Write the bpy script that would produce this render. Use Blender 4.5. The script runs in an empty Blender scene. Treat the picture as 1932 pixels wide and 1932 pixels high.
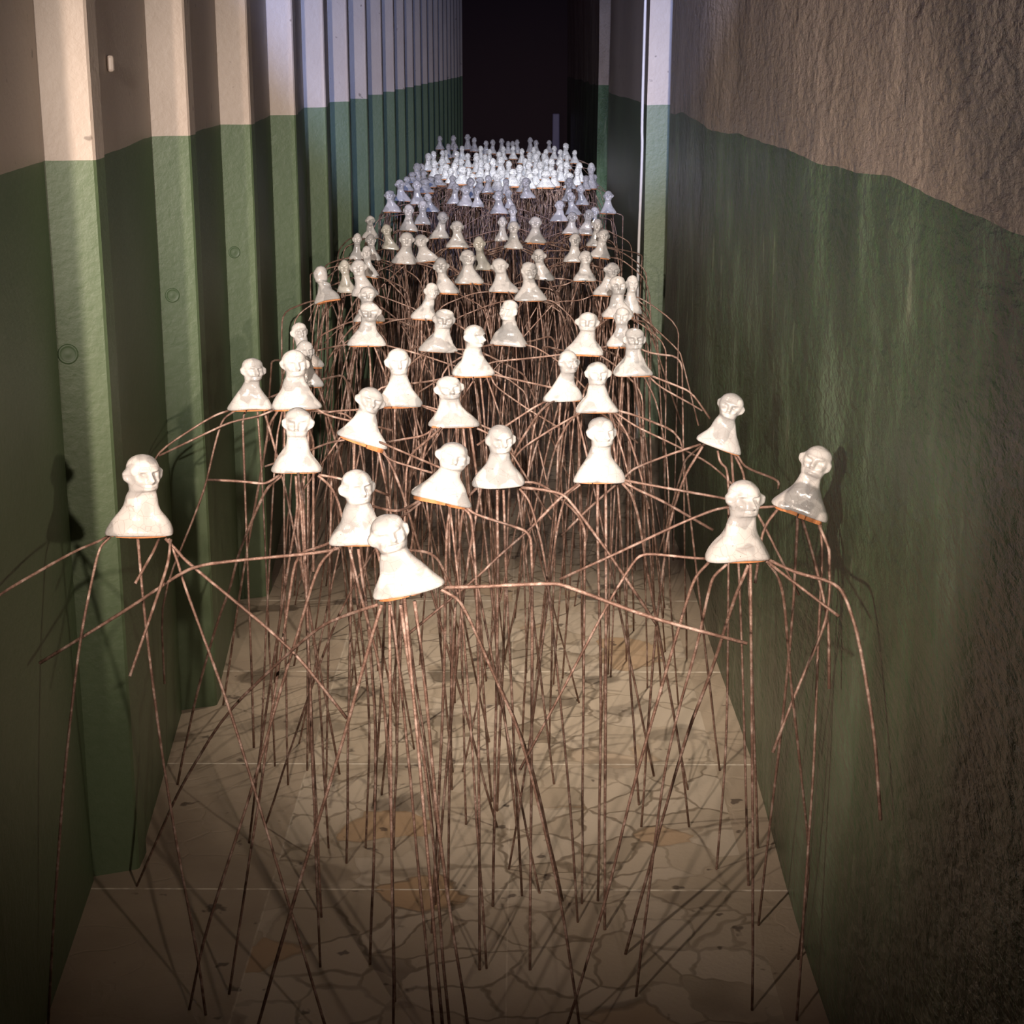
import bpy, math, random
import numpy as np
from mathutils import Vector, Matrix

# ------------------------------------------------------------------ camera
H = 1.6                       # eye height in metres; X right, Y down the corridor, Z up
F = 3164.0                    # focal length in pixels of the 1932 px frame
CX = CY = 966.0
PITCH = math.radians(15.0)
YAW = math.radians(0.355)
C = bpy.context.scene.collection
cd = bpy.data.cameras.new('camera'); cam = bpy.data.objects.new('camera', cd); C.objects.link(cam)
cd.sensor_width = 36.0; cd.lens = F / 1932 * 36.0; cd.clip_start = 0.02; cd.clip_end = 100
CAMR = Matrix.Rotation(YAW, 3, 'Z') @ Matrix.Rotation(math.pi / 2 - PITCH, 3, 'X')
cam.location = (0, 0, H); cam.rotation_euler = CAMR.to_euler()
bpy.context.scene.camera = cam

# ------------------------------------------------------------------ world, lamps, exposure
scn = bpy.context.scene
scn.view_settings.view_transform = 'Standard'; scn.view_settings.look = 'None'
scn.view_settings.gamma = 1.0; scn.view_settings.use_curve_mapping = False
scn.view_settings.exposure = 0.0
w = bpy.data.worlds.new('night'); scn.world = w; w.use_nodes = True
w.node_tree.nodes['Background'].inputs[0].default_value = (0.055, 0.010, 0.013, 1)
w.node_tree.nodes['Background'].inputs[1].default_value = 0.5

def spot(name, loc, target, power, size_deg, blend, color, radius):
    l = bpy.data.lights.new(name, 'SPOT'); l.energy = power; l.spot_size = math.radians(size_deg)
    l.spot_blend = blend; l.color = color; l.shadow_soft_size = radius
    o = bpy.data.objects.new(name, l); C.objects.link(o); o.location = loc
    o.rotation_euler = (Vector(target) - Vector(loc)).to_track_quat('-Z', 'Y').to_euler()
    return o
WARM = (1.0, 0.80, 0.66)
spot('warm_spotlight', (-0.44*H, 0.35*H, 0.93*H), (0.44*H, 2.70*H, 0.45*H), 310, 50, 1.0, WARM, 0.020)
spot('warm_spotlight', (-0.44*H, 0.30*H, 1.02*H), (-0.50*H, 2.6*H, 0.60*H), 290, 34, 1.0, WARM, 0.020)
spot('warm_spotlight', (0.30*H, 0.45*H, 0.90*H), (-0.34*H, 2.50*H, 0.50*H), 115, 56, 1.0, WARM, 0.020)
spot('warm_floodlight', (-0.06*H, -1.4*H, 1.40*H), (0.0, 5.1*H, 0.47*H), 2700, 21, 1.0, (1.0, 0.89, 0.80), 0.03)
spot('ceiling_spotlight', (-0.28*H, 1.7*H, 2.15*H), (0.05*H, 2.45*H, 0.0), 170, 34, 1.0, (1.0, 0.84, 0.68), 0.02)
spot('ceiling_spotlight', (0.26*H, 3.1*H, 2.15*H), (-0.02*H, 2.75*H, 0.0), 240, 36, 1.0, (1.0, 0.84, 0.68), 0.02)
spot('cool_spotlight', (0.0, -0.10*H, 1.62*H), (0.0, 8.0*H, 1.40*H), 2000, 24, 0.35, (0.34, 0.48, 1.0), 0.03)
spot('white_spotlight', (-0.05*H, 4.0*H, 1.75*H), (0.0, 7.3*H, 0.50*H), 1100, 15.5, 0.35, (0.90, 0.94, 1.0), 0.03)

# ------------------------------------------------------------------ helpers
def ray(px, py):
    return CAMR @ Vector(((px - CX) / F, (CY - py) / F, -1.0))
def at_depth(px, py, y):
    d = ray(px, py); return Vector((0, 0, H)) + d * (y / d.y)
def at_height(px, py, z):
    d = ray(px, py); return Vector((0, 0, H)) + d * ((z - H) / d.z)

def mesh_obj(name, verts, faces, mat, parent=None, smooth=False, loc=None):
    me = bpy.data.meshes.new(name); me.from_pydata([tuple(v) for v in verts], [], faces); me.update()
    if smooth:
        me.polygons.foreach_set('use_smooth', [True] * len(me.polygons))
    me.materials.append(mat)
    o = bpy.data.objects.new(name, me); C.objects.link(o)
    if parent: o.parent = parent
    if loc is not None: o.location = loc
    return o

def structure(o):
    o['kind'] = 'structure'; return o

def box_mesh(x0, x1, y0, y1, z0, z1):
    v = [(x0,y0,z0),(x1,y0,z0),(x1,y1,z0),(x0,y1,z0),(x0,y0,z1),(x1,y0,z1),(x1,y1,z1),(x0,y1,z1)]
    f = [(0,3,2,1),(4,5,6,7),(0,1,5,4),(1,2,6,5),(2,3,7,6),(3,0,4,7)]
    return v, f

def tube(points, r, sides=6, jitter=None):
    pts = [Vector(p) for p in points]
    vs, fs = [], []
    prev = None
    for i, p in enumerate(pts):
        t = (pts[min(i+1, len(pts)-1)] - pts[max(i-1, 0)]).normalized()
        if prev is None:
            a = t.orthogonal().normalized()
        else:
            a = (prev - t * prev.dot(t)).normalized()
        prev = a; b = t.cross(a)
        rr = r * (1 + (jitter[i] if jitter else 0))
        for k in range(sides):
            an = 2 * math.pi * k / sides
            vs.append(p + a * (math.cos(an) * rr) + b * (math.sin(an) * rr))
    n = len(pts)
    for i in range(n - 1):
        for k in range(sides):
            k2 = (k + 1) % sides
            fs.append((i*sides+k, i*sides+k2, (i+1)*sides+k2, (i+1)*sides+k))
    fs.append(tuple(range(sides))[::-1]); fs.append(tuple((n-1)*sides + k for k in range(sides)))
    return vs, fs

def chaikin(pts, it=2):
    pts = [Vector(p) for p in pts]
    for _ in range(it):
        out = [pts[0]]
        for i in range(len(pts) - 1):
            a, b = pts[i], pts[i+1]
            if i > 0: out.append(a.lerp(b, 0.2))
            if i < len(pts) - 2: out.append(a.lerp(b, 0.8))
        out.append(pts[-1]); pts = out
    return pts

# ------------------------------------------------------------------ materials
class N:
    def __init__(s, name):
        s.m = bpy.data.materials.new(name); s.m.use_nodes = True
        s.t = s.m.node_tree; s.b = s.t.nodes['Principled BSDF']
    def n(s, kind, **kw):
        o = s.t.nodes.new(kind)
        for k, v in kw.items(): setattr(o, k, v)
        return o
    def l(s, a, b): s.t.links.new(a, b)
    def coords(s, scale=(1, 1, 1), kind='Object', loc=(0, 0, 0)):
        tc = s.n('ShaderNodeTexCoord'); mp = s.n('ShaderNodeMapping')
        mp.inputs['Scale'].default_value = scale; mp.inputs['Location'].default_value = loc
        s.l(tc.outputs[kind], mp.inputs['Vector']); return mp.outputs[0]
    def noise(s, vec, scale, detail=4, rough=0.55):
        o = s.n('ShaderNodeTexNoise'); o.inputs['Scale'].default_value = scale
        o.inputs['Detail'].default_value = detail; o.inputs['Roughness'].default_value = rough
        s.l(vec, o.inputs['Vector']); return o.outputs['Fac']
    def ramp(s, fac, stops, interp='LINEAR'):
        o = s.n('ShaderNodeValToRGB'); o.color_ramp.interpolation = interp
        e = o.color_ramp.elements
        while len(e) < len(stops): e.new(0.5)
        for i, (p, c) in enumerate(stops):
            e[i].position = p; e[i].color = tuple(c) + (1,) if len(c) == 3 else c
        s.l(fac, o.inputs['Fac']); return o.outputs['Color']
    def mix(s, fac, a, b, blend='MIX'):
        o = s.n('ShaderNodeMix', data_type='RGBA', blend_type=blend)
        for inp, v in ((o.inputs[0], fac), (o.inputs[6], a), (o.inputs[7], b)):
            if hasattr(v, 'is_linked') or hasattr(v, 'links'): s.l(v, inp)
            elif isinstance(v, (int, float)): inp.default_value = v
            else: inp.default_value = tuple(v) + (1,) if len(v) == 3 else v
        return o.outputs[2]
    def math(s, op, a, b=0.0, c=None):
        o = s.n('ShaderNodeMath', operation=op)
        for i, v in enumerate((a, b) if c is None else (a, b, c)):
            if isinstance(v, (int, float)): o.inputs[i].default_value = v
            else: s.l(v, o.inputs[i])
        return o.outputs[0]
    def bump(s, hgt, strength, dist, prev=None):
        o = s.n('ShaderNodeBump'); o.inputs['Strength'].default_value = strength
        o.inputs['Distance'].default_value = dist; s.l(hgt, o.inputs['Height'])
        if prev is not None: s.l(prev, o.inputs['Normal'])
        return o.outputs['Normal']
    def fin(s, color=None, rough=None, normal=None, spec=None):
        if color is not None:
            if hasattr(color, 'links'): s.l(color, s.b.inputs['Base Color'])
            else: s.b.inputs['Base Color'].default_value = tuple(color) + (1,)
        if rough is not None:
            if hasattr(rough, 'links'): s.l(rough, s.b.inputs['Roughness'])
            else: s.b.inputs['Roughness'].default_value = rough
        if normal is not None: s.l(normal, s.b.inputs['Normal'])
        if spec is not None: s.b.inputs['Specular IOR Level'].default_value = spec
        return s.m

PAINT_Z = 0.893 * H
def wall_material(name, rough_plaster):
    k = N(name)
    co = k.coords()
    tc = k.n('ShaderNodeSeparateXYZ'); k.l(co, tc.inputs[0])
    z = tc.outputs[2]
    wob = k.noise(k.coords((1.0, 0.75, 0.2)), 1.5, 4, 0.5)
    edge = k.math('ADD', z, k.math('MULTIPLY', k.math('SUBTRACT', wob, 0.5), 0.085 if rough_plaster else 0.03))
    up = k.math('GREATER_THAN', edge, PAINT_Z)
    streak = k.noise(k.coords((3.0, 1.5, 0.9)), 2.4, 7, 0.65)
    blot = k.noise(co, 1.7, 4, 0.6)
    fine = k.noise(co, 60, 3, 0.6)
    if rough_plaster:
        g = k.ramp(streak, [(0.32, (0.020, 0.042, 0.020)), (0.5, (0.066, 0.122, 0.060)), (0.68, (0.18, 0.26, 0.165))])
        g = k.mix(k.math('MULTIPLY', blot, 0.55), g, (0.030, 0.050, 0.017))
        scr = k.noise(k.coords((10, 4.5, 1.8)), 2.4, 5, 0.5)
        g = k.mix(k.ramp(scr, [(0.64, (0, 0, 0)), (0.72, (0.6, 0.6, 0.6))]), g, (0.26, 0.30, 0.20))
        t = k.ramp(streak, [(0.3, (0.235, 0.185, 0.145)), (0.7, (0.37, 0.30, 0.25))])
    else:
        g = k.ramp(blot, [(0.3, (0.060, 0.100, 0.046)), (0.7, (0.090, 0.135, 0.066))])
        g = k.mix(k.math('MULTIPLY', fine, 0.3), g, (0.16, 0.19, 0.12))
        t = k.ramp(blot, [(0.3, (0.37, 0.30, 0.25)), (0.7, (0.46, 0.385, 0.325))])
        spk = k.noise(co, 26, 2, 0.5)
        t = k.mix(k.ramp(spk, [(0.71, (0, 0, 0)), (0.75, (0.7, 0.7, 0.7))]), t, (0.12, 0.09, 0.07))
    # dark scuff where the two paints meet
    col = k.mix(up, g, t)
    b1 = k.bump(k.noise(k.coords((1, 0.36 if rough_plaster else 1.0, 1.0)), 60 if rough_plaster else 55, 5, 0.62), 1.0 if rough_plaster else 0.55, 0.014 if rough_plaster else 0.003)
    b2 = k.bump(k.noise(k.coords((1, 0.6, 0.8)), 7, 3), 0.5, 0.05 if rough_plaster else 0.006, b1)
    return k.fin(col, 0.27 if rough_plaster else 0.5, b2, 0.55)
M_LEFT = wall_material('painted_concrete', False)
M_RIGHT = wall_material('painted_rough_plaster', True)

def floor_material():
    k = N('broken_marble_tiles')
    co = k.coords(); sep = k.n('ShaderNodeSeparateXYZ'); k.l(co, sep.inputs[0]); X, Y = sep.outputs[0], sep.outputs[1]
    wv = k.noise(co, 7, 3)
    wvec = k.n('ShaderNodeVectorMath', operation='MULTIPLY_ADD')
    cmb = k.n('ShaderNodeCombineXYZ'); k.l(wv, cmb.inputs[0]); k.l(k.noise(k.coords(loc=(4, 2, 0)), 7, 3), cmb.inputs[1])
    k.l(cmb.outputs[0], wvec.inputs[0]); wvec.inputs[1].default_value = (0.12, 0.12, 0); k.l(co, wvec.inputs[2])
    vor = k.n('ShaderNodeTexVoronoi', feature='DISTANCE_TO_EDGE'); vor.inputs['Scale'].default_value = 8.0
    k.l(wvec.outputs[0], vor.inputs['Vector'])
    vc = k.n('ShaderNodeTexVoronoi', feature='F1'); vc.inputs['Scale'].default_value = 8.0; k.l(wvec.outputs[0], vc.inputs['Vector'])
    sc = k.n('ShaderNodeSeparateColor'); k.l(vc.outputs['Color'], sc.inputs[0])
    base = k.ramp(sc.outputs[0], [(0.0, (0.44, 0.37, 0.285)), (0.5, (0.54, 0.465, 0.37)), (0.93, (0.60, 0.525, 0.43)), (1.0, (0.46, 0.30, 0.17))])
    gap = k.ramp(vor.outputs['Distance'], [(0.0, (1, 1, 1)), (0.022, (0.75, 0.75, 0.75)), (0.04, (0, 0, 0))])
    patch = k.ramp(k.noise(co, 2.4, 2), [(0.40, (0.12, 0.12, 0.12)), (0.56, (0.8, 0.8, 0.8))])
    gm = k.math('MULTIPLY', gap, patch)
    col = k.mix(gm, base, (0.115, 0.085, 0.055))
    # smooth cement borders outside the two tile widths
    border = k.math('MAXIMUM', k.math('LESS_THAN', X, -0.315*H), k.math('GREATER_THAN', X, 0.285*H))
    cem = k.ramp(k.noise(co, 5, 5), [(0.3, (0.36, 0.29, 0.225)), (0.7, (0.48, 0.40, 0.31))])
    col = k.mix(border, col, cem)
    col = k.mix(k.math('MULTIPLY', k.noise(co, 1.3, 4), 0.5), col, (0.33, 0.26, 0.175))
    col = k.mix(k.ramp(k.noise(co, 14, 3), [(0.66, (0, 0, 0)), (0.70, (0.75, 0.75, 0.75))]), col, (0.06, 0.04, 0.03))
    # pale grout lines every 0.62 m
    fy = k.math('FRACT', k.math('DIVIDE', k.math('SUBTRACT', Y, 3.048 - 0.6224 * 10), 0.6224))
    fy = k.math('ABSOLUTE', k.math('SUBTRACT', fy, 0.5)); ly = k.math('GREATER_THAN', fy, 0.4952)
    fx = k.math('ABSOLUTE', k.math('SUBTRACT', X, -0.0166*H)); lx = k.math('LESS_THAN', fx, 0.0016)
    fx2 = k.math('LESS_THAN', k.math('ABSOLUTE', k.math('SUBTRACT', X, -0.315*H)), 0.002)
    gn = k.ramp(k.noise(co, 20, 3), [(0.42, (0.15, 0.15, 0.15)), (0.55, (0.9, 0.9, 0.9))])
    col = k.mix(k.math('MULTIPLY', k.math('MAXIMUM', k.math('MAXIMUM', k.math('MULTIPLY', lx, 0.35), k.math('MULTIPLY', fx2, 0.3)), ly), gn), col, (0.85, 0.78, 0.66))
    nb = k.bump(k.noise(co, 90, 4), 0.35, 0.002)
    nb = k.bump(gm, 0.3, -0.003, nb)
    return k.fin(col, 0.5, nb, 0.4)
M_FLOOR = floor_material()

def glaze(name, ca, cb, patchcol, rough=0.22):
    k = N(name); oi = k.n('ShaderNodeObjectInfo')
    co0 = k.coords()
    add = k.n('ShaderNodeVectorMath', operation='ADD'); k.l(co0, add.inputs[0])
    m = k.n('ShaderNodeVectorMath', operation='SCALE'); m.inputs[0].default_value = (37, 19, 53); k.l(oi.outputs['Random'], m.inputs['Scale'])
    k.l(m.outputs[0], add.inputs[1]); co = add.outputs[0]
    c = k.mix(k.noise(co, 30, 3), ca, cb)
    c = k.mix(k.ramp(k.noise(co, 16, 2), [(0.52, (0, 0, 0)), (0.55, (0.75, 0.75, 0.75))]), c, patchcol)
    c = k.mix(k.ramp(k.noise(co, 240, 2), [(0.70, (0, 0, 0)), (0.76, (0.7, 0.7, 0.7))]), c, (0.10, 0.07, 0.05))
    v = k.n('ShaderNodeTexVoronoi', feature='DISTANCE_TO_EDGE'); v.inputs['Scale'].default_value = 60; k.l(co, v.inputs['Vector'])
    c = k.mix(k.ramp(v.outputs['Distance'], [(0.0, (0.45, 0.45, 0.45)), (0.03, (0, 0, 0))]), c, (0.25, 0.2, 0.17))
    nb = k.bump(k.noise(co, 70, 4), 0.35, 0.004)
    k.b.inputs['Coat Weight'].default_value = 0.3; k.b.inputs['Coat Roughness'].default_value = 0.1
    return k.fin(c, rough, nb, 0.5)
M_GLAZE = glaze('white_glazed_ceramic', (0.59, 0.57, 0.55), (0.50, 0.48, 0.465), (0.30, 0.295, 0.29))
M_GREY = glaze('grey_glazed_ceramic', (0.52, 0.50, 0.45), (0.36, 0.34, 0.29), (0.24, 0.23, 0.19), 0.3)
def clay():
    k = N('raw_terracotta'); co = k.coords()
    c = k.ramp(k.noise(co, 40, 4), [(0.3, (0.36, 0.12, 0.035)), (0.7, (0.62, 0.27, 0.11))])
    return k.fin(c, 0.8, k.bump(k.noise(co, 120, 3), 0.5, 0.002))
M_CLAY = clay()
def rust():
    k = N('rusty_rod'); co = k.coords(kind='Object'); 
    c = k.ramp(k.noise(co, 45, 5, 0.65), [(0.25, (0.085, 0.042, 0.030)), (0.5, (0.24, 0.145, 0.11)), (0.72, (0.56, 0.42, 0.36))])
    nb = k.bump(k.noise(co, 220, 3), 0.8, 0.002)
    k.b.inputs['Metallic'].default_value = 0.25
    return k.fin(c, 0.55, nb, 0.5)
M_RUST = rust()
def plain(name, col, rough=0.6, scale=30):
    k = N(name); co = k.coords()
    c = k.mix(k.math('MULTIPLY', k.noise(co, scale, 4), 0.5), col, tuple(x * 0.65 for x in col))
    return k.fin(c, rough)
M_CABLE = plain('white_cable_sleeve', (0.62, 0.60, 0.60), 0.4)
M_END = plain('painted_end_darkness', (0.022, 0.003, 0.004), 0.8, 3)  # near-black red put into the colour for the unlit depth of the corridor
M_POST = plain('violet_grey_paint', (0.16, 0.13, 0.20), 0.6, 8)
M_STEEL = plain('beige_fitting', (0.40, 0.33, 0.28), 0.5)

# ------------------------------------------------------------------ the corridor
WALL_TOP = 2.3 * H
XR = 0.338 * H
v, f = box_mesh(-1.2*H, 1.3*H, -1.0*H, 14.3*H, -0.12, 0.0)
structure(mesh_obj('floor', v, f, M_FLOOR))

# left wall: pleated concrete, extruded from a profile
EDGE = 0.491 * H; DEEP = 0.549 * H
ribs = [1.958 - 0.575 * 4, 1.958 - 0.575 * 3, 1.958 - 0.575 * 2, 1.958 - 0.575, 1.958, 2.525, 3.098, 3.71, 4.29, 4.86, 5.43, 6.03]
while ribs[-1] < 14: ribs.append(ribs[-1] + 0.575)
ribs = [r * H for r in ribs]
prof = []
for i in range(len(ribs) - 1):
    a, b = ribs[i], ribs[i+1]
    prof += [(EDGE + 0.004, a - 0.001), (EDGE, a + 0.006), (EDGE + 0.001, a + 0.075), (EDGE + 0.012, a + 0.085), (DEEP - 0.012, b - 0.050), (DEEP, b - 0.036), (EDGE + 0.016, b - 0.006)]
prof.append((EDGE, ribs[-1]))
zs = [0.0, 0.4, 0.8, 1.2, 1.6, 2.2, 2.9, WALL_TOP]
vs, fs = [], []
rw = random.Random(5)
wobx = [rw.uniform(-0.003, 0.003) for _ in zs]
for zi, z in enumerate(zs):
    for (x, y) in prof: vs.append((-x + (wobx[zi] if 0 < zi < len(zs)-1 else 0), y, z))
n = len(prof)
for zi in range(len(zs) - 1):
    for i in range(n - 1):
        fs.append((zi*n + i, (zi+1)*n + i, (zi+1)*n + i + 1, zi*n + i + 1))
back = len(vs)
for z in (0.0, WALL_TOP):
    vs.append((-DEEP - 0.3, prof[0][1], z)); vs.append((-DEEP - 0.3, prof[-1][1], z))
fs.append((back, back + 1, back + 3, back + 2)); top = (len(zs) - 1) * n
fs.append(tuple([top + i for i in range(n)] + [back + 3, back + 2]))
fs.append((0, top, back + 2, back)); fs.append((n - 1, back + 1, back + 3, top + n - 1))
structure(mesh_obj('wall_left', vs, fs, M_LEFT))

# right wall: rough plaster pieces with two side openings between them
def rough_wall(name, x, y0, y1, thick, seed, nearx=None):
    ny = max(3, int((y1 - y0) / 0.16)); nz = 22
    rr = random.Random(seed); ph = [rr.uniform(0, 6.28) for _ in range(6)]
    vs, fs = [], []
    for j in range(nz + 1):
        z = WALL_TOP * j / nz
        for i in range(ny + 1):
            y = y0 + (y1 - y0) * i / ny
            o = 0.006 * math.sin(1.7*y + ph[0] + 0.8*z) + 0.004 * math.sin(4.1*y + ph[1] - 1.9*z) + 0.004 * math.sin(3.3*z + ph[2])
            vs.append((x + o, y, z))
    for j in range(nz):
        for i in range(ny):
            a = j*(ny+1) + i
            fs.append((a, a+1, a+ny+2, a+ny+1))
    b = len(vs)
    for j in range(nz + 1):
        z = WALL_TOP * j / nz
        vs.append((x + thick, y0, z)); vs.append((x + thick, y1, z))
    for j in range(nz):
        a = j*(ny+1); 
        fs.append((a, a+ny+1, b+2*j+2, b+2*j))
        fs.append((a+ny, b+2*j+1, b+2*j+3, a+2*ny+1))
    fs.append((b, b+2*nz, b+2*nz+1, b+1))
    tp = nz*(ny+1); fs.append(tuple([tp+i for i in range(ny+1)] + [b+2*nz+1, b+2*nz]))
    return structure(mesh_obj(name, vs, fs, M_RIGHT, smooth=False))
for o in (rough_wall('wall_right', XR, -1.0*H, 3.95*H, 0.9*H, 1), ):
    pass
M_KEEP = M_RIGHT      # the wall beyond the first opening is the smoother concrete
M_RIGHT = M_LEFT
rough_wall('wall_right_middle', 0.324*H, 4.53*H, 6.5*H, 0.9*H, 2)
M_RIGHT = M_KEEP
rough_wall('wall_right_far', 0.366*H, 8.4*H, 14.2*H, 0.85*H, 3)
v, f = box_mesh(1.2*H, 1.3*H, 3.9*H, 8.6*H, 0, WALL_TOP); structure(mesh_obj('wall_side_passage', v, f, M_RIGHT))
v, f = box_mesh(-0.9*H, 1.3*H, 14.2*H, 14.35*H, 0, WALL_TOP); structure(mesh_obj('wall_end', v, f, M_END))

# cable running down the corner of the first opening
xc = 0.318*H; yc = 4.52*H
cab = chaikin([(xc, yc, WALL_TOP - 0.01), (xc, yc - 0.004, 2.2), (xc - 0.008, yc, 1.35), (xc - 0.004, yc - 0.01, 1.25), (xc - 0.014, yc, 0.7), (xc - 0.002, yc, 0.0)], 2)
v, f = tube(cab, 0.0065, 8)
o = mesh_obj('cable', v, f, M_CABLE, smooth=True)
o['label'] = 'thin white cable running down the corner of the right-hand opening'; o['category'] = 'cable'
# pale post far back
p = at_depth(1049, 214, 13.2*H)
v, f = box_mesh(-0.05, 0.05, -0.05, 0.05, 0, p.z)
v = [(x*(0.86 if z > 0.5 and i > 3 else 1), y, z) for i, (x, y, z) in enumerate(v)]
o = mesh_obj('post', v, f, M_POST, loc=(p.x, p.y, 0))
bv = o.modifiers.new('bevel', 'BEVEL'); bv.width = 0.015; bv.segments = 3
o['label'] = 'dim violet-grey square post standing alone in the dark far end'; o['category'] = 'post'

# small round plugs and fittings cast into the pleats
def on_left(px, py):
    # nearest hit of the view ray with the pleated profile
    d = ray(px, py); best = None
    for i in range(n - 1):
        x0, y0 = -prof[i][0], prof[i][1]; x1, y1 = -prof[i+1][0], prof[i+1][1]
        den = d.x * (y1 - y0) - d.y * (x1 - x0)
        if abs(den) < 1e-9: continue
        t = (x0 * (y1 - y0) - y0 * (x1 - x0)) / den
        s = (d.x * t - x0) / (x1 - x0) if abs(x1 - x0) > abs(y1 - y0) else (d.y * t - y0) / (y1 - y0)
        if 0 <= s <= 1 and t > 0 and (best is None or t < best[0]):
            nn = Vector((y1 - y0, -(x1 - x0), 0)).normalized()
            if nn.x < 0: nn = -nn
            best = (t, Vector((0, 0, H)) + d * t, nn)
    return best[1], best[2]
def plug(px, py, r, lab, mat=None):
    r *= 0.8
    p, nn = on_left(px, py); q = nn.to_track_quat('Z', 'Y')
    vs, fs = [], []; S = 24
    rings = [(r, 0.0), (r, 0.002), (r*0.86, 0.0035), (r*0.72, 0.002), (r*0.62, 0.0015), (r*0.2, 0.003)]
    for (rr, hh) in rings:
        for k in range(S):
            a = 2*math.pi*k/S; vs.append((rr*math.cos(a), rr*math.sin(a), hh))
    for j in range(len(rings) - 1):
        for k in range(S): fs.append((j*S+k, j*S+(k+1)%S, (j+1)*S+(k+1)%S, (j+1)*S+k))
    fs.append(tuple((len(rings)-1)*S + k for k in range(S)))
    o = mesh_obj('wall_plug', vs, fs, mat or M_PLUG, smooth=True, loc=p)
    o.rotation_euler = q.to_euler(); o['label'] = lab; o['category'] = 'plug'; o['group'] = 'round plugs in the pleated wall'
M_PLUG = plain('green_painted_plug', (0.075, 0.12, 0.057), 0.5)
plug(128, 668, 0.024, 'green painted round plug on the nearest visible pleat of the left wall')
plug(325, 557, 0.022, 'green painted round plug on the second pleat of the left wall')
plug(442, 476, 0.022, 'green painted round plug on the third pleat of the left wall')
p, nn = on_left(200, 120)
v, f = box_mesh(-0.010, 0.010, -0.007, 0.007, -0.016, 0.016)
o = mesh_obj('wall_bracket', v, f, M_STEEL, loc=p + nn * 0.009); o.rotation_euler = nn.to_track_quat('Y', 'Z').to_euler()
bv = o.modifiers.new('bevel', 'BEVEL'); bv.width = 0.005; bv.segments = 2
o['label'] = 'small knob-like fitting high on the beige part of the left wall'; o['category'] = 'fitting'

# ------------------------------------------------------------------ the busts
def sstep(a, b, x):
    t = np.clip((x - a) / (b - a), 0, 1); return t * t * (3 - 2 * t)
PROF = np.array([  # z, half width, half depth, forward offset
    (0.000, .455, .250, 0), (0.004, .485, .272, 0), (0.022, .500, .286, 0), (0.050, .492, .284, 0), (0.085, .474, .272, 0),
    (0.15, .428, .248, 0), (0.24, .356, .215, 0), (0.33, .286, .188, .0), (0.42, .236, .170, .0),
    (0.51, .206, .158, -.005), (0.57, .192, .152, -.010), (0.605, .184, .152, -.020), (0.63, .182, .172, -.036),
    (0.68, .196, .196, -.046), (0.76, .216, .208, -.040), (0.84, .232, .214, -.028), (0.92, .240, .220, -.018),
    (0.99, .230, .212, -.012), (1.05, .200, .186, -.008), (1.095, .150, .142, -.004), (1.125, .085, .082, -.002), (1.138, .035, .034, 0), (1.141, .004, .004, 0)])
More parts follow.
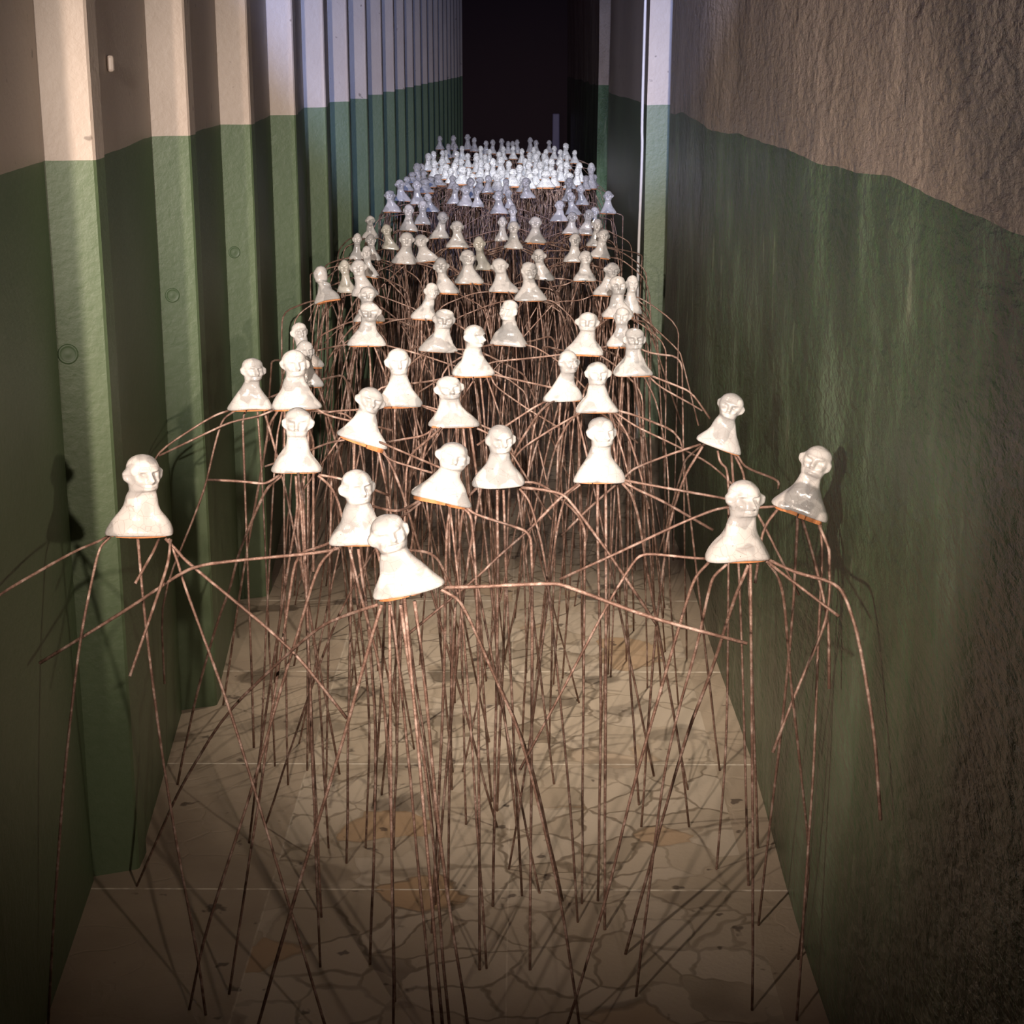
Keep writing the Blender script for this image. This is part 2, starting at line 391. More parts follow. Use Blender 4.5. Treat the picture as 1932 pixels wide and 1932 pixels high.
def bust_mesh(seed, head_yaw=0.0, lean=0.0, hgt=1.0, res=(64, 60), ear=1.0, neck=1.0, face=1.0):
    rr = np.random.RandomState(seed)
    nu, nv = res
    zp = PROF[:, 0]
    # denser rings on the head
    s = np.linspace(0, 1, nv)
    arc = np.concatenate([[0], np.cumsum(np.hypot(np.diff(PROF[:, 0]) * np.where(PROF[1:, 0] > .6, 1.5, 0.8), np.diff(PROF[:, 1])))])
    zz = np.interp(s * arc[-1], arc, zp)
    a = np.interp(zz, zp, PROF[:, 1]); b = np.interp(zz, zp, PROF[:, 2]); cy = np.interp(zz, zp, PROF[:, 3])
    for _ in range(2):
        for q in (a, b, cy): q[1:-1] = (q[:-2] + 2*q[1:-1] + q[2:]) / 4
    nk = np.exp(-((zz - .5) / .14) ** 2)
    a *= 1 + (neck - 1) * nk; b *= 1 + (neck - 1) * nk
    th = np.linspace(0, 2*np.pi, nu, endpoint=False)      # 0 = front (-y)
    T, Z = np.meshgrid(th, zz); A = a[:, None]; B = b[:, None]
    ang = (T + np.pi) % (2*np.pi) - np.pi
    def g(t0, st, z0, sz): return np.exp(-(((ang - t0 + np.pi) % (2*np.pi) - np.pi) / st) ** 2 - ((Z - z0) / sz) ** 2)
    ez = .885 + rr.uniform(-.02, .015)
    dr = np.zeros_like(T)
    fo = rr.uniform(-.03, .03)
    dr *= 0; face = face * 1.75
    dr += face * (.058 + rr.uniform(-.01, .015)) * g(fo, .17, .815, .045) + face * .036 * g(fo, .13, .875, .05)
    dr -= face * (.040 + rr.uniform(-.005, .01)) * (g(-.42 + fo, .24, ez, .036) + g(.42 + fo, .24, ez, .036))
    dr += face * .022 * (g(-.36, .30, .948, .026) + g(.36, .30, .948, .026))
    dr += face * .018 * (g(-.62, .22, .80, .045) + g(.62, .22, .80, .045))
    dr -= face * .024 * g(0, .36, .742 + rr.uniform(-.01, .01), .012)
    dr += face * .018 * (g(0, .30, .762, .014) + g(0, .26, .722, .014))
    dr += .030 * g(0, .40, .672, .026)
    dr -= .020 * g(0, .9, .628, .016)
    for sgn in (-1, 1):
        e0 = sgn * (1.58 + rr.uniform(-.12, .12)); z0 = .855 + rr.uniform(-.02, .02)
        ea = ear * (.070 + rr.uniform(-.02, .02))
        dr += ea * np.exp(-((((ang - e0 + np.pi) % (2*np.pi) - np.pi) / .27) ** 4) - ((Z - z0) / .085) ** 4)
        dr -= ear * .022 * g(e0 - sgn * .20, .09, z0, .045)
    dr -= face * .020 * (g(fo - .27, .06, .815, .05) + g(fo + .27, .06, .815, .05))
    dr += rr.uniform(-.02, .025) * g(rr.uniform(-1, 1), .8, .98, .09) + rr.uniform(-.03, .02) * g(rr.uniform(-1.5, 1.5), .5, .45, .12)
    # hand-made lumps
    for _ in range(7):
        k1 = rr.randint(1, 4); k2 = rr.uniform(3, 10); dr += rr.uniform(.002, .0065) * np.sin(k1*T + k2*Z*2 + rr.uniform(0, 6.28))
    body = 1 - sstep(.3, .55, Z)
    dr += body * (.018 * np.sin(2*T + rr.uniform(0, 6.28)) + .012 * np.sin(3*T + rr.uniform(0, 6.28)) + .008*np.sin(5*T + rr.uniform(0, 6.28)))
    # collar-bone dents
    dr -= body * .016 * (g(-.5, .25, .27, .05) + g(.5, .25, .27, .05))
    fade = sstep(1.141, 1.09, Z)
    sup = np.where(Z < .3, 2.3, 2.0)
    cs, sn = np.sin(T), -np.cos(T)
    den = (np.abs(cs) ** sup + np.abs(sn) ** sup) ** (1 / sup)
    x = (A + dr * fade) * cs / den
    y = (B + dr * fade) * sn / den
    yw = head_yaw * sstep(.50, .68, Z)
    x2 = x * np.cos(yw) - (y + cy[:, None]) * np.sin(yw)
    y2 = x * np.sin(yw) + (y + cy[:, None]) * np.cos(yw)
    x2 = x2 + lean * sstep(.05, .80, Z)
    z2 = Z * 1.0 + (-.020 * np.abs(cs) ** 2 + .010 * np.sin(2*T + rr.uniform(0, 6))) * sstep(.25, 0, Z)
    # head roll that follows the lean
    hr = -lean * .55 * sstep(.55, .7, Z); px_ = x2 - lean; pz_ = z2 - .64
    x3 = np.where(Z > .55, lean * 1 + px_ * np.cos(hr) - pz_ * np.sin(hr), x2) ; z3 = np.where(Z > .55, .64 + px_ * np.sin(hr) + pz_ * np.cos(hr), z2)
    x2, z2 = x3, z3
    z2 = z2 * hgt
    V = np.stack([x2, y2, z2], -1).reshape(-1, 3)
    F_ = []
    for j in range(nv - 1):
        for i in range(nu):
            i2 = (i + 1) % nu
            F_.append((j*nu+i, j*nu+i2, (j+1)*nu+i2, (j+1)*nu+i))
    F_.append(tuple((nv-1)*nu + i for i in range(nu)))
    F_.append(tuple(range(nu))[::-1])
    return V, F_

def base_mesh(seed, thick):
    """the unglazed clay base under the shoulders: a few wedge slabs with saw cuts between them"""
    rr = random.Random(seed); cuts = sorted(rr.uniform(0.2, 6.1) for _ in range(5))
    vs, fs = [], []
    spans = []
    for i in range(5):
        a0 = cuts[i] + 0.03; a1 = (cuts[(i+1) % 5] + (6.2832 if i == 4 else 0)) - 0.03
        if a1 - a0 > 0.15: spans.append((a0, a1))
    for a0, a1 in spans:
        m = max(2, int((a1 - a0) / 0.25)); s0 = len(vs); q = rr.uniform(.90, .955)
        ring = [(0.05*math.cos((a0+a1)/2), 0.03*math.sin((a0+a1)/2))]
        for k in range(m + 1):
            a = a0 + (a1 - a0) * k / m; ring.append((0.478*q*math.cos(a), 0.272*q*math.sin(a)))
        L = len(ring); dz = thick * rr.uniform(.8, 1.15)
        for zz in (0.012, -dz):
            for (x, y) in ring: vs.append((x, y, zz - (0.020*(x/0.478)**2 if zz < 0 else 0)))
        fs.append(tuple(s0 + k for k in range(L))); fs.append(tuple(s0 + L + k for k in range(L))[::-1])
        for k in range(L): fs.append((s0+k, s0+L+k, s0+L+(k+1)%L, s0+(k+1)%L))
    return vs, fs

DROP = 0.455 * H
R_ROD = 0.0025
XMIN, XMAX = -0.478 * H, 0.322 * H
PLACED = []
PY = [q[1] for q in prof]; PX = [q[0] for q in prof]
def left_limit(y): return -float(min(np.interp(y - 0.02, PY, PX), np.interp(y + 0.02, PY, PX), np.interp(y, PY, PX))) + 0.012
def clampx(p, pad=0.0):
    xm = XMAX if p.y < 6.4 * H else XMAX + 0.03 * H
    p.x = min(max(p.x, left_limit(p.y) + pad), xm - pad); return p

def leg_obj(parent, pts, rnd, far=False):
    pts = [Vector(p) for p in pts]
    base = parent.location
    pp = chaikin(pts, 1 if far else 2)
    if not far:           # small kinks in the hand-bent rods
        out = [pp[0]]
        for a, b in zip(pp[:-1], pp[1:]):
            L = (b - a).length; m = int(L / 0.09)
            for k in range(1, m):
                q = a.lerp(b, k / m); q += Vector((rnd.uniform(-1, 1), rnd.uniform(-1, 1), 0)) * 0.0011; out.append(q)
            out.append(b)
        pp = out
    jit = [rnd.uniform(-0.07, 0.10) for _ in pp]
    v, f = tube([p - base for p in pp], R_ROD * rnd.uniform(0.88, 1.12), 5 if far else 7, jit)
    return mesh_obj('leg', v, f, M_RUST, parent, smooth=True)

def auto_legs(root, top, wd, rnd, n_down=4, n_arch=4, far=False, azs=None):
    """rods pushed into the clay base: some drop to the floor, some reach out, bend and drop"""
    for i in range(n_down):
        a = rnd.uniform(0, 6.283); s = top + Vector((0.30*wd*math.cos(a), 0.17*wd*math.sin(a), 0.0))
        a2 = a + rnd.uniform(-.7, .7); r = rnd.uniform(0.02, 0.17) * H
        e = Vector((s.x + r*math.cos(a2), s.y + r*math.sin(a2), 0.0))
        clampx(e, .01)
        mid = s.lerp(e, rnd.uniform(.1, .3)); mid += Vector((math.cos(a2), math.sin(a2), 0)) * rnd.uniform(.0, .025)
        clampx(mid, .01)
        leg_obj(root, [s + Vector((0, 0, .006)), mid, e], rnd, far)
    a0 = rnd.uniform(0, 6.283)
    for i in range(n_arch):
        a = a0 + i * 6.283 / n_arch + rnd.uniform(-.5, .5) if azs is None else azs[i]
        d = Vector((math.cos(a), math.sin(a), 0))
        s = top + Vector((0.40*wd*math.cos(a), 0.22*wd*math.sin(a), 0.004))
        L = rnd.uniform(.05, .17) * H
        k1 = s + d * (0.35 * L) + Vector((0, 0, -rnd.uniform(.004, .02)))
        k2 = s + d * L + Vector((0, 0, -rnd.uniform(.01, .09)))
        if rnd.random() < .68:
            e = k2 + d * rnd.uniform(.0, .14) * H; e.z = 0
        else:
            e = k2 + d * rnd.uniform(.03, .16) * H; e.z = k2.z - rnd.uniform(.06, .22) * H
            e.x += rnd.uniform(-.05, .05)
        k3 = k2.lerp(e, .12)
        for q in (k1, k2, k3, e): clampx(q, .012)
        if abs(k2.x - s.x) < .02 and abs(k2.y - s.y) < .02: continue
        leg_obj(root, [s, k1, k2, k3, e], rnd, far)

def traced_leg(root, px, d0, end, rnd):
    """px: where the rod runs in the photograph; end: 'F' stands on the floor, or the depth change of its free end"""
    if end == 'F':
        g = at_height(px[-1][0], px[-1][1], 0.0); d1 = g.y
    else: d1 = d0 + end * H
    L = [0]
    for a, b in zip(px[:-1], px[1:]): L.append(L[-1] + math.hypot(b[0]-a[0], b[1]-a[1]))
    pts = []
    for q, l in zip(px, L):
        p = at_depth(q[0], q[1], d0 + (d1 - d0) * (l / L[-1]))
        if p.z < 0: p = at_height(q[0], q[1], 0.0)
        pts.append(clampx(p, .004))
    leg_obj(root, pts, rnd)

VARS = []
for i in range(8):
    rv = random.Random(100 + i)
    V, F_ = bust_mesh(200 + i, rv.uniform(-.7, .7), rv.uniform(-.06, .06), 1.0, (32, 34), rv.uniform(.6, 1.1), rv.uniform(.9, 1.15))
    me = bpy.data.meshes.new('bust'); me.from_pydata([tuple(q) for q in V], [], F_); me.update()
    me.polygons.foreach_set('use_smooth', [True]*len(me.polygons)); me.materials.append(M_GLAZE); VARS.append(me)
v, f = base_mesh(3, .05); BASE = bpy.data.meshes.new('clay_base'); BASE.from_pydata(v, [], f); BASE.materials.append(M_CLAY)

def place(idx, xc, yb, wpx, ytop, hx, yaw, roll, label, group=None, legs=None, grey=False, orange=0.014, drop=DROP, far=False, ear=1.0, neck=1.0, n_down=3, n_arch=4, face=1.0):
    rnd = random.Random(1000 + idx)
    a = -math.asin(ray(xc, yb).normalized().z)
    yc = yb - 0.27 * wpx * math.sin(a)
    c = at_height(xc, yc, H - drop)
    w0 = wpx * c.y / F
    for _ in range(8):      # keep neighbours from standing inside each other
        if any(((c.x - q[1]) / (.5 * (w0 + q[3]))) ** 2 + ((c.y - q[2]) / (.30 * (w0 + q[3]))) ** 2 < 1 for q in PLACED):
            c = at_depth(xc, yc, c.y + 0.02)
        else: break
    zc = (c - Vector((0, 0, H))).dot(CAMR @ Vector((0, 0, -1)))
    wd = wpx * zc / F; ht = (yb - ytop) * zc / F / math.cos(a)
    root = bpy.data.objects.new('bust_figure', None); C.objects.link(root)
    root.location = (c.x, c.y, 0); root.empty_display_size = 0.05
    root['label'] = label; root['category'] = 'sculpture'
    root['group'] = group or 'white ceramic busts on rusty rods'
    lean = (hx - xc) / wpx * 1.15 - math.sin(math.radians(roll)) * .75
    lean = max(-.30, min(.30, lean))
    hs = ht / wd / 1.12
    if far:
        b = bpy.data.objects.new('bust', VARS[idx % 8]); C.objects.link(b); b.parent = root
        b.scale = (wd, wd, wd * hs)
        cl = bpy.data.objects.new('clay_base', BASE); C.objects.link(cl); cl.parent = root; cl.scale = (wd*.97, wd*.97, wd)
        for o in (b, cl): o.location = (0, 0, c.z); o.rotation_euler = (0, math.radians(roll), rnd.uniform(-.35, .35))
    else:
        V, F_ = bust_mesh(idx, math.radians(yaw), lean, hs, (72, 72) if wpx > 60 else (44, 46), ear, neck, face)
        b = mesh_obj('bust', [tuple(q) for q in V], F_, M_GREY if grey else M_GLAZE, root, smooth=True)
        b.data.transform(Matrix.Scale(wd, 4))
        v, f = base_mesh(idx, orange); cl = mesh_obj('clay_base', v, f, M_CLAY, root); cl.data.transform(Matrix.Scale(wd * .99, 4))
        for o in (b, cl):
            o.location = (0, 0, c.z); o.rotation_euler = (math.radians(rnd.uniform(-3, 2)) - (math.radians(3) if orange > .04 else 0), math.radians(roll), math.radians(yaw * .25 + rnd.uniform(-6, 6)))
    PLACED.append((idx, c.x, c.y, wd))
    bpy.context.view_layer.update()
    top = Vector((c.x, c.y, c.z - .012 * wd - .001))
    if legs:
        for px, e in legs: traced_leg(root, px, c.y, e, rnd)
    auto_legs(root, top, wd, rnd, n_down, n_arch, far)
    return root
LEGS = {
1: [([(836,1108),(880,1108),(1045,1100),(1070,1106),(1225,1165),(1410,1214)], -.04),
    ([(832,1112),(865,1130),(885,1165),(930,1270),(985,1390),(1060,1700),(1100,1990)], 'F'),
    ([(712,1141),(660,1158),(610,1178),(550,1226),(425,1346),(340,1486),(300,1576),(258,1672)], 'F'),
    ([(720,1141),(700,1206),(645,1406),(560,1680),(455,2040)], 'F'),
    ([(735,1141),(737,1400),(744,2060)], 'F'),
    ([(756,1141),(780,1316),(810,1491),(856,2040)], 'F'),
    ([(782,1134),(800,1266),(830,1600),(905,2080)], 'F')],
2: [([(640,1034),(610,1042),(400,1062),(350,1075),(240,1150),(75,1251)], .03),
    ([(634,1032),(600,1066),(560,1201),(525,1316),(475,1491),(385,1766),(357,1905)], 'F'),
    ([(660,1036),(685,1141),(720,1266),(738,1500),(745,1890)], 'F'),
    ([(676,1036),(695,1176),(712,1400),(698,1820)], 'F'),
    ([(742,1036),(804,1040),(825,1053),(837,1075),(861,1126),(900,1196),(1000,1420),(1062,1700)], 'F')],
3: [([(205,1011),(185,1022),(140,1040),(0,1120),(-50,1146)], -.16),
    ([(208,1013),(190,1030),(180,1062),(150,1210),(122,1450),(100,1750),(88,1990)], 'F'),
    ([(260,1016),(272,1156),(300,1386),(330,1576),(375,1816),(388,1915)], 'F'),
    ([(312,1016),(335,1040),(350,1058),(500,1181),(565,1241),(655,1356)], -.05),
    ([(318,1016),(332,1050),(350,1111),(430,1326),(500,1556),(590,1856),(625,1975)], 'F'),
    ([(322,1018),(318,1060),(300,1116),(245,1276)], -.1),
    ([(300,1016),(290,1040),(255,1101)], -.05)],
4: [([(1335,1054),(1310,1053),(1222,1044),(1200,1052),(1150,1133),(1060,1305),(981,1452)], .02),
    ([(1340,1058),(1310,1090),(1286,1166),(1191,1496),(1146,1691),(1060,1965)], 'F'),
    ([(1372,1064),(1345,1088),(1335,1125),(1316,1216),(1280,1340),(1250,1470),(1200,1880)], 'F'),
    ([(1412,1066),(1385,1130),(1345,1260),(1290,1400),(1180,1800)], 'F'),
    ([(1416,1064),(1418,1300),(1421,1600),(1419,1906)], 'F'),
    ([(1446,1058),(1468,1085),(1480,1130),(1491,1276),(1505,1400),(1531,1630),(1538,1810)], 'F'),
    ([(1450,1056),(1500,1080),(1565,1096),(1592,1116),(1620,1200),(1690,1380),(1741,1548)], -.16),
    ([(1448,1060),(1500,1100),(1583,1163)], -.05)],
5: [([(1505,972),(1500,1080),(1496,1160),(1476,1366),(1452,1560),(1431,1746)], 'F'),
    ([(1548,982),(1552,1050),(1545,1180),(1536,1440),(1525,1600),(1503,1925)], 'F'),
    ([(1540,980),(1585,1035),(1593,1058),(1575,1130),(1555,1185),(1500,1310),(1458,1420)], -.08),
    ([(1512,974),(1535,1050),(1565,1170),(1601,1300)], -.05),
    ([(1465,955),(1430,958),(1362,956),(1286,986),(1181,1036),(1056,1093)], .02),
    ([(1470,958),(1448,985),(1436,1015),(1425,1100)], .0)],
6: [([(880,958),(898,971),(962,991),(994,1002),(1004,1022),(1004,1300),(1000,1830)], 'F'),
    ([(872,957),(889,972),(895,1033),(900,1123),(903,1300),(905,1830)], 'F'),
    ([(792,944),(766,960),(745,965),(703,955)], .03),
    ([(794,948),(745,985),(690,1060),(620,1200),(500,1560)], 'F'),
    ([(850,960),(842,1000),(838,1300),(815,1760)], 'F')],
7: [([(984,920),(1020,923),(1060,931),(1078,948),(1150,1045),(1240,1180)], -.03),
    ([(980,922),(1000,945),(1024,1033),(1037,1123),(1075,1500),(1090,1740)], 'F'),
    ([(900,920),(880,940),(868,990),(850,1300),(845,1700)], 'F'),
    ([(938,924),(940,1100),(930,1710)], 'F'), ([(950,924),(955,1100),(985,1690)], 'F')],
8: [([(1092,912),(1061,935),(996,1002),(944,1046),(903,1087),(760,1205)], -.06),
    ([(1174,912),(1192,932),(1206,980),(1225,1100),(1285,1420),(1300,1560)], 'F'),
    ([(1178,910),(1205,925),(1250,945),(1345,1000)], .0),
    ([(1095,914),(1066,935),(1050,1000),(1035,1120),(1000,1400),(960,1640)], 'F'),
    ([(1128,914),(1127,1000),(1135,1300),(1128,1700)], 'F')],
9: [([(528,896),(510,908),(497,913),(455,908),(392,905)], -.02),
    ([(532,897),(503,920),(470,995),(449,1049),(434,1111),(410,1173),(368,1320),(335,1480)], 'F'),
    ([(602,896),(640,902),(690,918),(735,935)], .02),
    ([(600,897),(625,918),(640,950),(665,1060),(700,1340),(690,1600)], 'F'),
    ([(558,898),(562,960),(545,1060),(490,1420),(470,1590)], 'F'),
    ([(575,898),(565,960),(560,1010),(600,1250),(620,1600)], 'F')],
12: [([(1322,838),(1262,858),(1197,883),(1180,899),(1110,960),(1060,1010)], -.03),
    ([(1390,856),(1405,882),(1470,906),(1500,922)], .02),
    ([(1354,850),(1358,872),(1374,886),(1375,1000),(1372,1400),(1352,1640)], 'F'),
    ([(1326,842),(1290,900),(1262,990),(1235,1200),(1210,1560)], 'F'),
    ([(1384,856),(1403,890),(1408,940),(1420,1300),(1430,1600)], 'F')],
10: [([(718,850),(735,868),(780,882),(815,892)], .0),
     ([(712,850),(728,885),(732,1000),(720,1300),(705,1520)], 'F'),
     ([(650,830),(620,835),(560,860),(500,880)], .03)],
11: [([(820,808),(800,822),(765,828),(725,835)], .02),
     ([(815,808),(800,850),(790,930),(740,1300),(720,1500)], 'F'),
     ([(900,808),(930,822),(960,845),(1040,980)], .0)],
15: [([(440,772),(400,785),(300,850),(245,890),(110,1005)], -.08),
     ([(445,774),(420,790),(405,840),(385,930),(300,1130),(285,1290)], -.02),
     ([(500,772),(530,765),(560,755)], .05)],
14: [([(520,772),(490,785),(440,795),(415,805),(300,860)], -.03),
     ([(595,770),(620,785),(690,800),(740,812)], .0),
     ([(525,774),(508,800),(500,850),(455,1100),(405,1330)], 'F')],
16: [([(1092,778),(1070,800),(1040,860),(1000,1100),(985,1400)], 'F'),
     ([(1160,778),(1200,805),(1275,840),(1350,880),(1455,960)], .0),
     ([(1158,779),(1185,820),(1205,880),(1225,960)], -.02),
     ([(1095,779),(1040,810),(985,845),(960,880)], .0)],
26: [([(1220,706),(1270,725),(1305,740),(1340,790)], -.02),
     ([(1222,708),(1245,730),(1300,760),(1325,775)], .0),
     ([(1215,710),(1240,760),(1262,880),(1262,1100),(1280,1330)], 'F')],
13: [([(720,764),(690,772),(640,775),(600,780)], .02), ([(792,764),(830,780),(870,810)], .0)],
17: [([(1030,757),(1005,770),(960,800),(900,840)], -.02), ([(1035,758),(1010,790),(1000,860),(985,1000)], -.03)],
20: [([(925,708),(935,730),(1000,775),(1060,810)], -.02), ([(860,708),(830,715),(790,740)], .0)],
}
G1 = 'white ceramic busts on rusty rods'
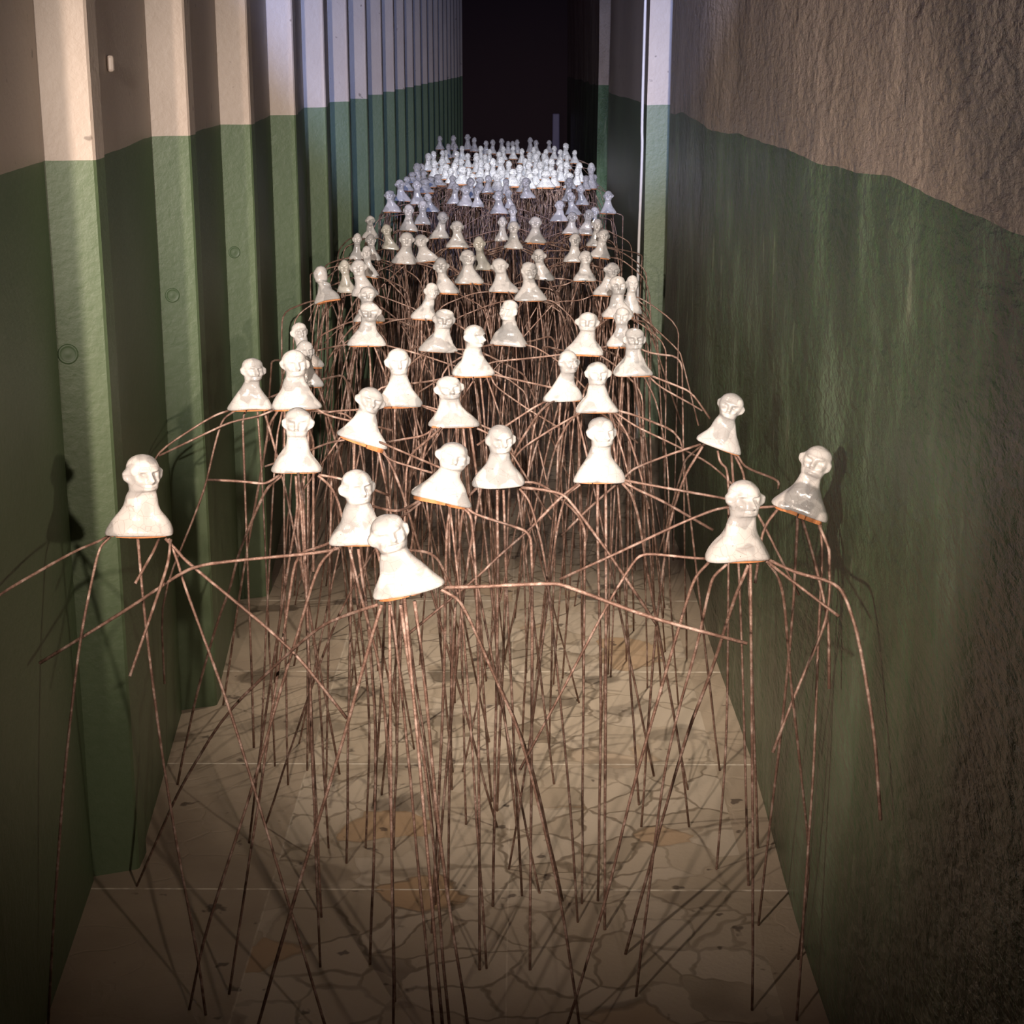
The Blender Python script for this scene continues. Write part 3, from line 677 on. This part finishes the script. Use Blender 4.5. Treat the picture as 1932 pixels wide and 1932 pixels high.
B = [
# idx, xc, ybase, w, ytop, headx, yaw, roll, label, extra
(1,771,1124,140,981,742,18,-14,'front-most bust of all, cream white, leaning left with its right shoulder raised',dict(neck=1.05,n_down=1,n_arch=0)),
(2,680,1031,120,899,676,25,0,'speckled white bust just behind the front-most one, its shoulder hidden by that head',dict(n_down=1,n_arch=1,neck=1.1)),
(3,263,1014,132,871,272,32,2,'leftmost near bust, standing alone beside the pleated green wall, big ears',dict(ear=1.2,n_down=0,n_arch=0,neck=1.1)),
(4,1390,1062,133,921,1397,12,1,'large white bust at the front right with both ears showing and wide shoulders',dict(ear=1.15,n_down=0,n_arch=0)),
(5,1508,974,110,849,1528,-22,20,'right-hand bust nearest the green plaster wall, shoulders sloping and orange clay showing beneath',dict(orange=0.056,drop=.452*H,n_down=0,n_arch=0)),
(6,831,950,114,843,852,10,13,'grey-shouldered bust with a wide orange clay underside, left of centre behind the front-most bust',dict(orange=0.062,n_down=1,n_arch=0)),
(7,940,921,102,811,942,14,-1,'round-headed white bust right of centre, half its chest grey, behind the front-most bust',dict(n_down=1,n_arch=1)),
(8,1130,913,102,797,1132,12,1,'long-faced white bust right of centre, tallest of the third row, orange edge beneath',dict(n_down=1,n_arch=1)),
(9,558,894,101,779,563,2,0,'white bust facing straight ahead with ears out on both sides, alone left of centre',dict(ear=1.2,n_down=1,n_arch=1)),
(10,683,838,98,739,696,14,20,'tilted bust left of centre with thick orange clay beneath its dropping right shoulder',dict(orange=0.056,n_down=3,n_arch=2)),
(11,857,808,100,718,849,18,0,'low wide-shouldered bust at the middle with a head turned to its left',dict(n_down=3,n_arch=2)),
(12,1357,848,93,748,1371,-6,20,'bust standing apart before the green plaster wall, tilted down to the right',dict(n_down=1,n_arch=1)),
(13,755,768,84,664,753,8,0,'white bust with orange rim, centre left behind the tilted one, ears out on both sides',dict(orange=0.037,n_down=3,n_arch=2)),
(14,558,774,92,668,558,20,-2,'big-headed bust on the left overlapping the stack of heads behind it',dict(orange=0.031,n_down=2,n_arch=1,neck=1.15)),
(15,472,775,84,683,477,28,0,'speckled bust second nearest the pleated wall, behind the lone leftmost one',dict(n_down=2,n_arch=1)),
(16,1126,780,86,690,1126,8,0,'white bust right of centre overlapping the shoulder of its left neighbour',dict(n_down=2,n_arch=1)),
(17,1062,758,78,668,1069,30,0,'bust right of centre looking to the right, half hidden by the one beside it',dict(n_down=3,n_arch=2)),
(18,580,731,64,648,577,22,2,'third head down in the left stack of overlapping busts, just behind the big-headed one',dict(n_down=3,n_arch=2)),
(19,582,693,60,615,567,24,4,'second head down in the left stack of overlapping busts, orange clay at its shoulder',dict(orange=0.056,n_down=3,n_arch=2)),
(20,891,711,84,620,894,38,1,'bust at the centre turned to the right, long smooth shoulders, orange line beneath',dict(orange=0.031,n_down=3,n_arch=2)),
(21,825,665,76,588,836,6,2,'bust left of centre with a thin neck and a grey right shoulder',dict(n_down=3,n_arch=4)),
(22,692,654,75,575,697,0,0,'bust on the left centre whose head covers the base of the bust behind it',dict(n_down=3,n_arch=4)),
(23,697,608,60,545,694,10,0,'bust whose orange underside shows on both sides of the head in front of it',dict(orange=0.062,n_down=3,n_arch=4)),
(24,959,653,70,571,961,-30,2,'bust at the centre turned sideways to the left with a pointed ear',dict(n_down=3,n_arch=4,ear=1.1)),
(25,1103,671,77,595,1107,0,2,'bust right of centre with both ears out and an orange rim, between two rows',dict(orange=0.043,ear=1.15,n_down=3,n_arch=4)),
(26,1193,711,77,625,1195,6,0,'glossy bust on the right edge, nearest of the right-hand column of overlapping busts',dict(ear=1.15,n_down=2,n_arch=1)),
(27,1172,656,58,585,1173,-10,2,'bust behind the glossy one on the right edge, orange clay at its left shoulder',dict(orange=0.050,n_down=3,n_arch=4)),
(28,1166,600,64,526,1165,6,0,'narrow bust on the right edge, its orange left corner hanging low, beside a smaller one',dict(orange=0.043,n_down=3,n_arch=4)),
(29,1188,592,46,523,1190,10,4,'right-most bust of the middle rows, half hidden behind its neighbour',dict(n_down=3,n_arch=4)),
(30,1143,558,56,498,1151,10,4,'bust on the right leaning right with an orange left corner, behind the narrow pair',dict(orange=0.037,n_down=3,n_arch=4)),
(31,1001,568,61,498,998,18,0,'tall bell-shaped bust at the centre with a nose in profile to the right',dict(n_down=3,n_arch=4)),
(32,951,552,58,491,945,0,2,'smooth round-shouldered bust at the centre without a visible face',dict(n_down=3,n_arch=4,face=.5)),
(33,1024,528,46,473,1018,0,4,'slim bust just behind and right of the tall bell-shaped one',dict(n_down=3,n_arch=4)),
(34,885,536,56,475,883,14,2,'bust left of centre with orange base overlapping a grey-bodied one',dict(orange=0.043,n_down=3,n_arch=4)),
(35,911,510,40,449,905,0,3,'bust with a white head and a dull grey-brown body',dict(grey=True,n_down=3,n_arch=4)),
(36,842,554,50,490,834,0,3,'bust left of centre with an orange lower right edge and a long neck',dict(orange=0.056,n_down=3,n_arch=4)),
(37,800,603,53,537,811,20,3,'bust leaning right with a hooked face, left of centre in the middle rows',dict(orange=0.031,n_down=3,n_arch=4)),
(38,619,570,58,504,607,-80,-14,'bust with a blank back-turned head and raised right shoulder, apart at the left edge',dict(orange=0.043,n_down=3,n_arch=2,face=.15,ear=.2)),
(39,688,559,54,493,680,4,0,'white bust on the left covering its grey neighbour, round head, wide neck',dict(n_down=3,n_arch=4,neck=1.15)),
(40,655,553,38,493,652,0,0,'small grey-bodied bust tucked behind a white one near the left edge',dict(grey=True,n_down=3,n_arch=4)),
(41,698,523,36,468,684,10,8,'bust near the left edge mostly hidden, with an orange base at its right',dict(orange=0.062,n_down=3,n_arch=4)),
(42,672,490,30,442,674,4,2,'left one of two small round-headed busts side by side near the left edge',dict(n_down=3,n_arch=4)),
(43,703,491,34,444,701,4,0,'right one of two small round-headed busts side by side near the left edge',dict(n_down=3,n_arch=4)),
(44,763,498,50,441,767,6,2,'pointed white bust joined shoulder to shoulder with the one on its right',dict(n_down=3,n_arch=4)),
(45,806,494,48,444,797,0,-4,'hood-headed white bust leaning left, shoulder to shoulder with the one on its left',dict(n_down=3,n_arch=4,face=.4)),
(46,737,471,36,426,731,0,6,'dull brownish bust leaning left between white ones on the left',dict(grey=True,n_down=3,n_arch=4)),
(47,699,450,33,409,699,0,0,'small bust at the left edge of the crowd beside the bright wall pleat',dict(n_down=3,n_arch=4)),
(48,771,436,36,388,771,0,4,'small bust with a slanting base just left of centre, before the blue-lit ones',dict(n_down=3,n_arch=4)),
(49,828,450,38,402,834,12,-2,'small grey-shaded bust with a big head, left of centre',dict(n_down=3,n_arch=4)),
(50,863,468,45,419,863,0,0,'small evenly shaped bust with an orange rim, left of centre',dict(orange=0.043,n_down=3,n_arch=4)),
(51,969,470,38,420,969,0,2,'small bust at the centre standing in front of a bluish pair',dict(n_down=3,n_arch=4)),
(52,947,455,30,410,948,0,0,'small grey-lit bust at the centre, left of and behind another',dict(n_down=3,n_arch=4)),
(53,1010,459,43,411,1010,0,2,'small bust right of centre with a strong orange rim, standing clear of the others',dict(orange=0.056,n_down=3,n_arch=4)),
(54,969,433,28,389,968,0,0,'small bluish bust at the centre behind two others in a line',dict(n_down=3,n_arch=4)),
(55,1082,495,40,443,1084,4,0,'round-headed bust on the right with a blurred shiny chest',dict(n_down=3,n_arch=4)),
(56,1103,531,48,476,1104,6,0,'bust on the right with a bulging forehead, in front of the round-headed one',dict(n_down=3,n_arch=4)),
(57,1131,487,43,434,1136,6,6,'bust at the right edge with an ear out and an orange rim',dict(orange=0.050,ear=1.2,n_down=3,n_arch=4)),
(58,1121,466,32,415,1125,0,2,'narrow bust at the right edge directly behind the one with an ear out',dict(n_down=3,n_arch=4)),
(59,1076,442,34,402,1079,0,0,'small bust on the right with an orange rim, beside a slanting pair',dict(orange=0.050,n_down=3,n_arch=4)),
(60,1104,443,34,397,1109,0,0,'small brownish-lit bust on the right, nearer of a slanting pair',dict(orange=0.037,n_down=3,n_arch=4)),
(61,1119,430,30,392,1121,0,0,'small bust on the right, farther of a slanting pair',dict(n_down=3,n_arch=4)),
(62,1147,403,33,362,1147,0,1,'bluish bust standing alone outside the crowd beside the right-hand cable',dict(orange=0.031,n_down=3,n_arch=4)),
(63,1055,418,35,380,1056,0,0,'blue-lit bust on the right, nearest of the bluish cluster there',{}),
(64,1082,406,32,364,1077,0,2,'blue-lit bust on the right, second in the bluish cluster',{}),
(65,1098,387,28,350,1096,0,0,'blue-lit bust with ears at the right side of the bluish cluster',{}),
(66,1072,380,28,337,1073,0,0,'blue-lit bust at the back of the right-hand bluish cluster',{}),
(67,942,404,37,362,941,0,0,'blue-lit bust at the centre with a wide pale base',{}),
(68,963,394,24,359,960,0,0,'deeper blue bust just right of the pale-based one at the centre',{}),
(69,996,374,32,337,993,0,2,'blue-lit bust right of centre standing apart from others',{}),
(70,878,389,36,351,879,0,0,'blue-lit bust in the middle of three side by side, left of centre',{}),
(71,856,385,28,348,859,0,0,'blue-lit bust at the left of three side by side, left of centre',{}),
(72,901,391,25,354,900,0,0,'strongly blue bust at the right of three side by side, left of centre',{}),
(73,888,374,28,337,888,0,0,'deep blue bust behind the three side by side',{}),
(74,740,400,37,361,737,0,0,'blue-lit bust at the left edge of the crowd with an orange line beneath',dict(orange=0.037)),
(75,760,380,33,341,756,0,4,'blue-grey bust behind the one at the left edge',{}),
(76,797,424,34,380,798,0,0,'bluish bust on the left nearest of its cluster, above a small warm one',{}),
(77,816,400,28,366,809,0,0,'blue bust on the left just behind the nearest of its cluster',{}),
(78,788,386,30,342,787,0,0,'blue-grey bust on the left at the back of its cluster',{}),
]
W_ = 'tiny bright white bust in the packed brightly lit rows near the far end'
D_ = 'tiny dim grey bust in the last unlit rows against the black corridor end'
# far rows: crop coordinates of head tops (x, ytop) in the photograph
FARB = [(803,338,364,30),(939,329,361,27),(1029,323,354,31),(967,320,352,28),(871,315,348,28),(842,310,338,24),(786,309,343,24),(1115,309,356,22),(1093,308,343,22),
 (1046,322,352,22),(1010,318,350,22),(905,335,361,24),(920,332,364,22),(827,330,350,26),(812,334,353,22),(795,310,341,22),(858,308,345,20),(885,318,349,22),(778,325,346,22),
 (1068,306,340,22),(1055,302,338,22),(1075,327,356,24),(1104,332,358,20),(980,312,347,22),(998,305,340,22),(1020,306,338,22),(945,297,333,24),(930,300,340,20),(918,308,343,20),
 (900,294,326,20),(906,302,335,20),(870,300,330,20),(820,303,334,20),(835,300,329,20),(808,290,322,20),(818,286,318,18),(1039,300,334,22),(1012,291,326,20),(990,300,332,18),(960,304,336,20),(892,328,352,20),(855,332,356,20),
 (1084,284,308,16),(1067,271,301,20),(1030,299,330,18),(1058,310,342,18),(1088,318,350,18),(850,318,346,18),(800,322,350,20),(948,322,352,20),(1000,328,356,20),(768,334,360,22),(1120,330,352,18),(955,338,366,20),(985,334,362,20)]
FARD = [(830,257,282,16),(856,256,283,17),(883,254,282,17),(895,260,286,16),(917,266,291,16),(929,264,290,16),(947,262,288,16),(958,267,290,15),(967,267,290,15),(976,264,290,16),(1001,260,287,16),(1011,265,290,16),(1036,265,288,15),(1045,276,300,16),
 (872,276,302,17),(845,272,298,16),(907,276,302,17),(985,281,308,17),(1008,278,306,17),(1030,282,308,17),(862,286,312,18),(898,289,316,18),(942,287,314,18),(858,272,297,16),(1015,285,312,17),(924,282,308,17),(950,277,302,16),(968,276,300,16),(1057,283,310,17),(834,284,310,17),(883,290,316,18),(998,288,314,18),(1026,290,318,18),(1070,292,320,18),(842,284,308,16),(915,292,320,18)]
for (idx, xc, yb, wd, yt, hx, yaw, roll, lab, ex) in B:
    if idx >= 63: ex = dict(ex); ex.setdefault('n_down', 4); ex.setdefault('n_arch', 3)
    place(idx, xc, yb, wd, yt, hx, yaw, roll, lab, G1, LEGS.get(idx), **ex)
k = 200
for (x, yt, yb, wd) in FARB:
    lab = 'tiny bright bust in the %s of the packed lit far crowd, %s rows' % (('left part', 'middle', 'right part')[(x > 870) + (x > 1000)], 'nearer' if yb > 344 else 'farther')
    place(k, x, yb, wd*1.22, yt, x, 0, 0, lab, 'brightly lit far busts', far=True, n_down=5, n_arch=2); k += 1
for (x, yt, yb, wd) in FARD:
    lab = 'tiny dim bust in the %s of the last rows, %s ones' % (('left part', 'middle', 'right part')[(x > 900) + (x > 990)], 'nearer' if yb > 295 else 'farthest')
    place(k, x, yb, wd*1.15, yt, x, 0, 0, lab, 'dim last busts', far=True, n_down=4, n_arch=2); k += 1
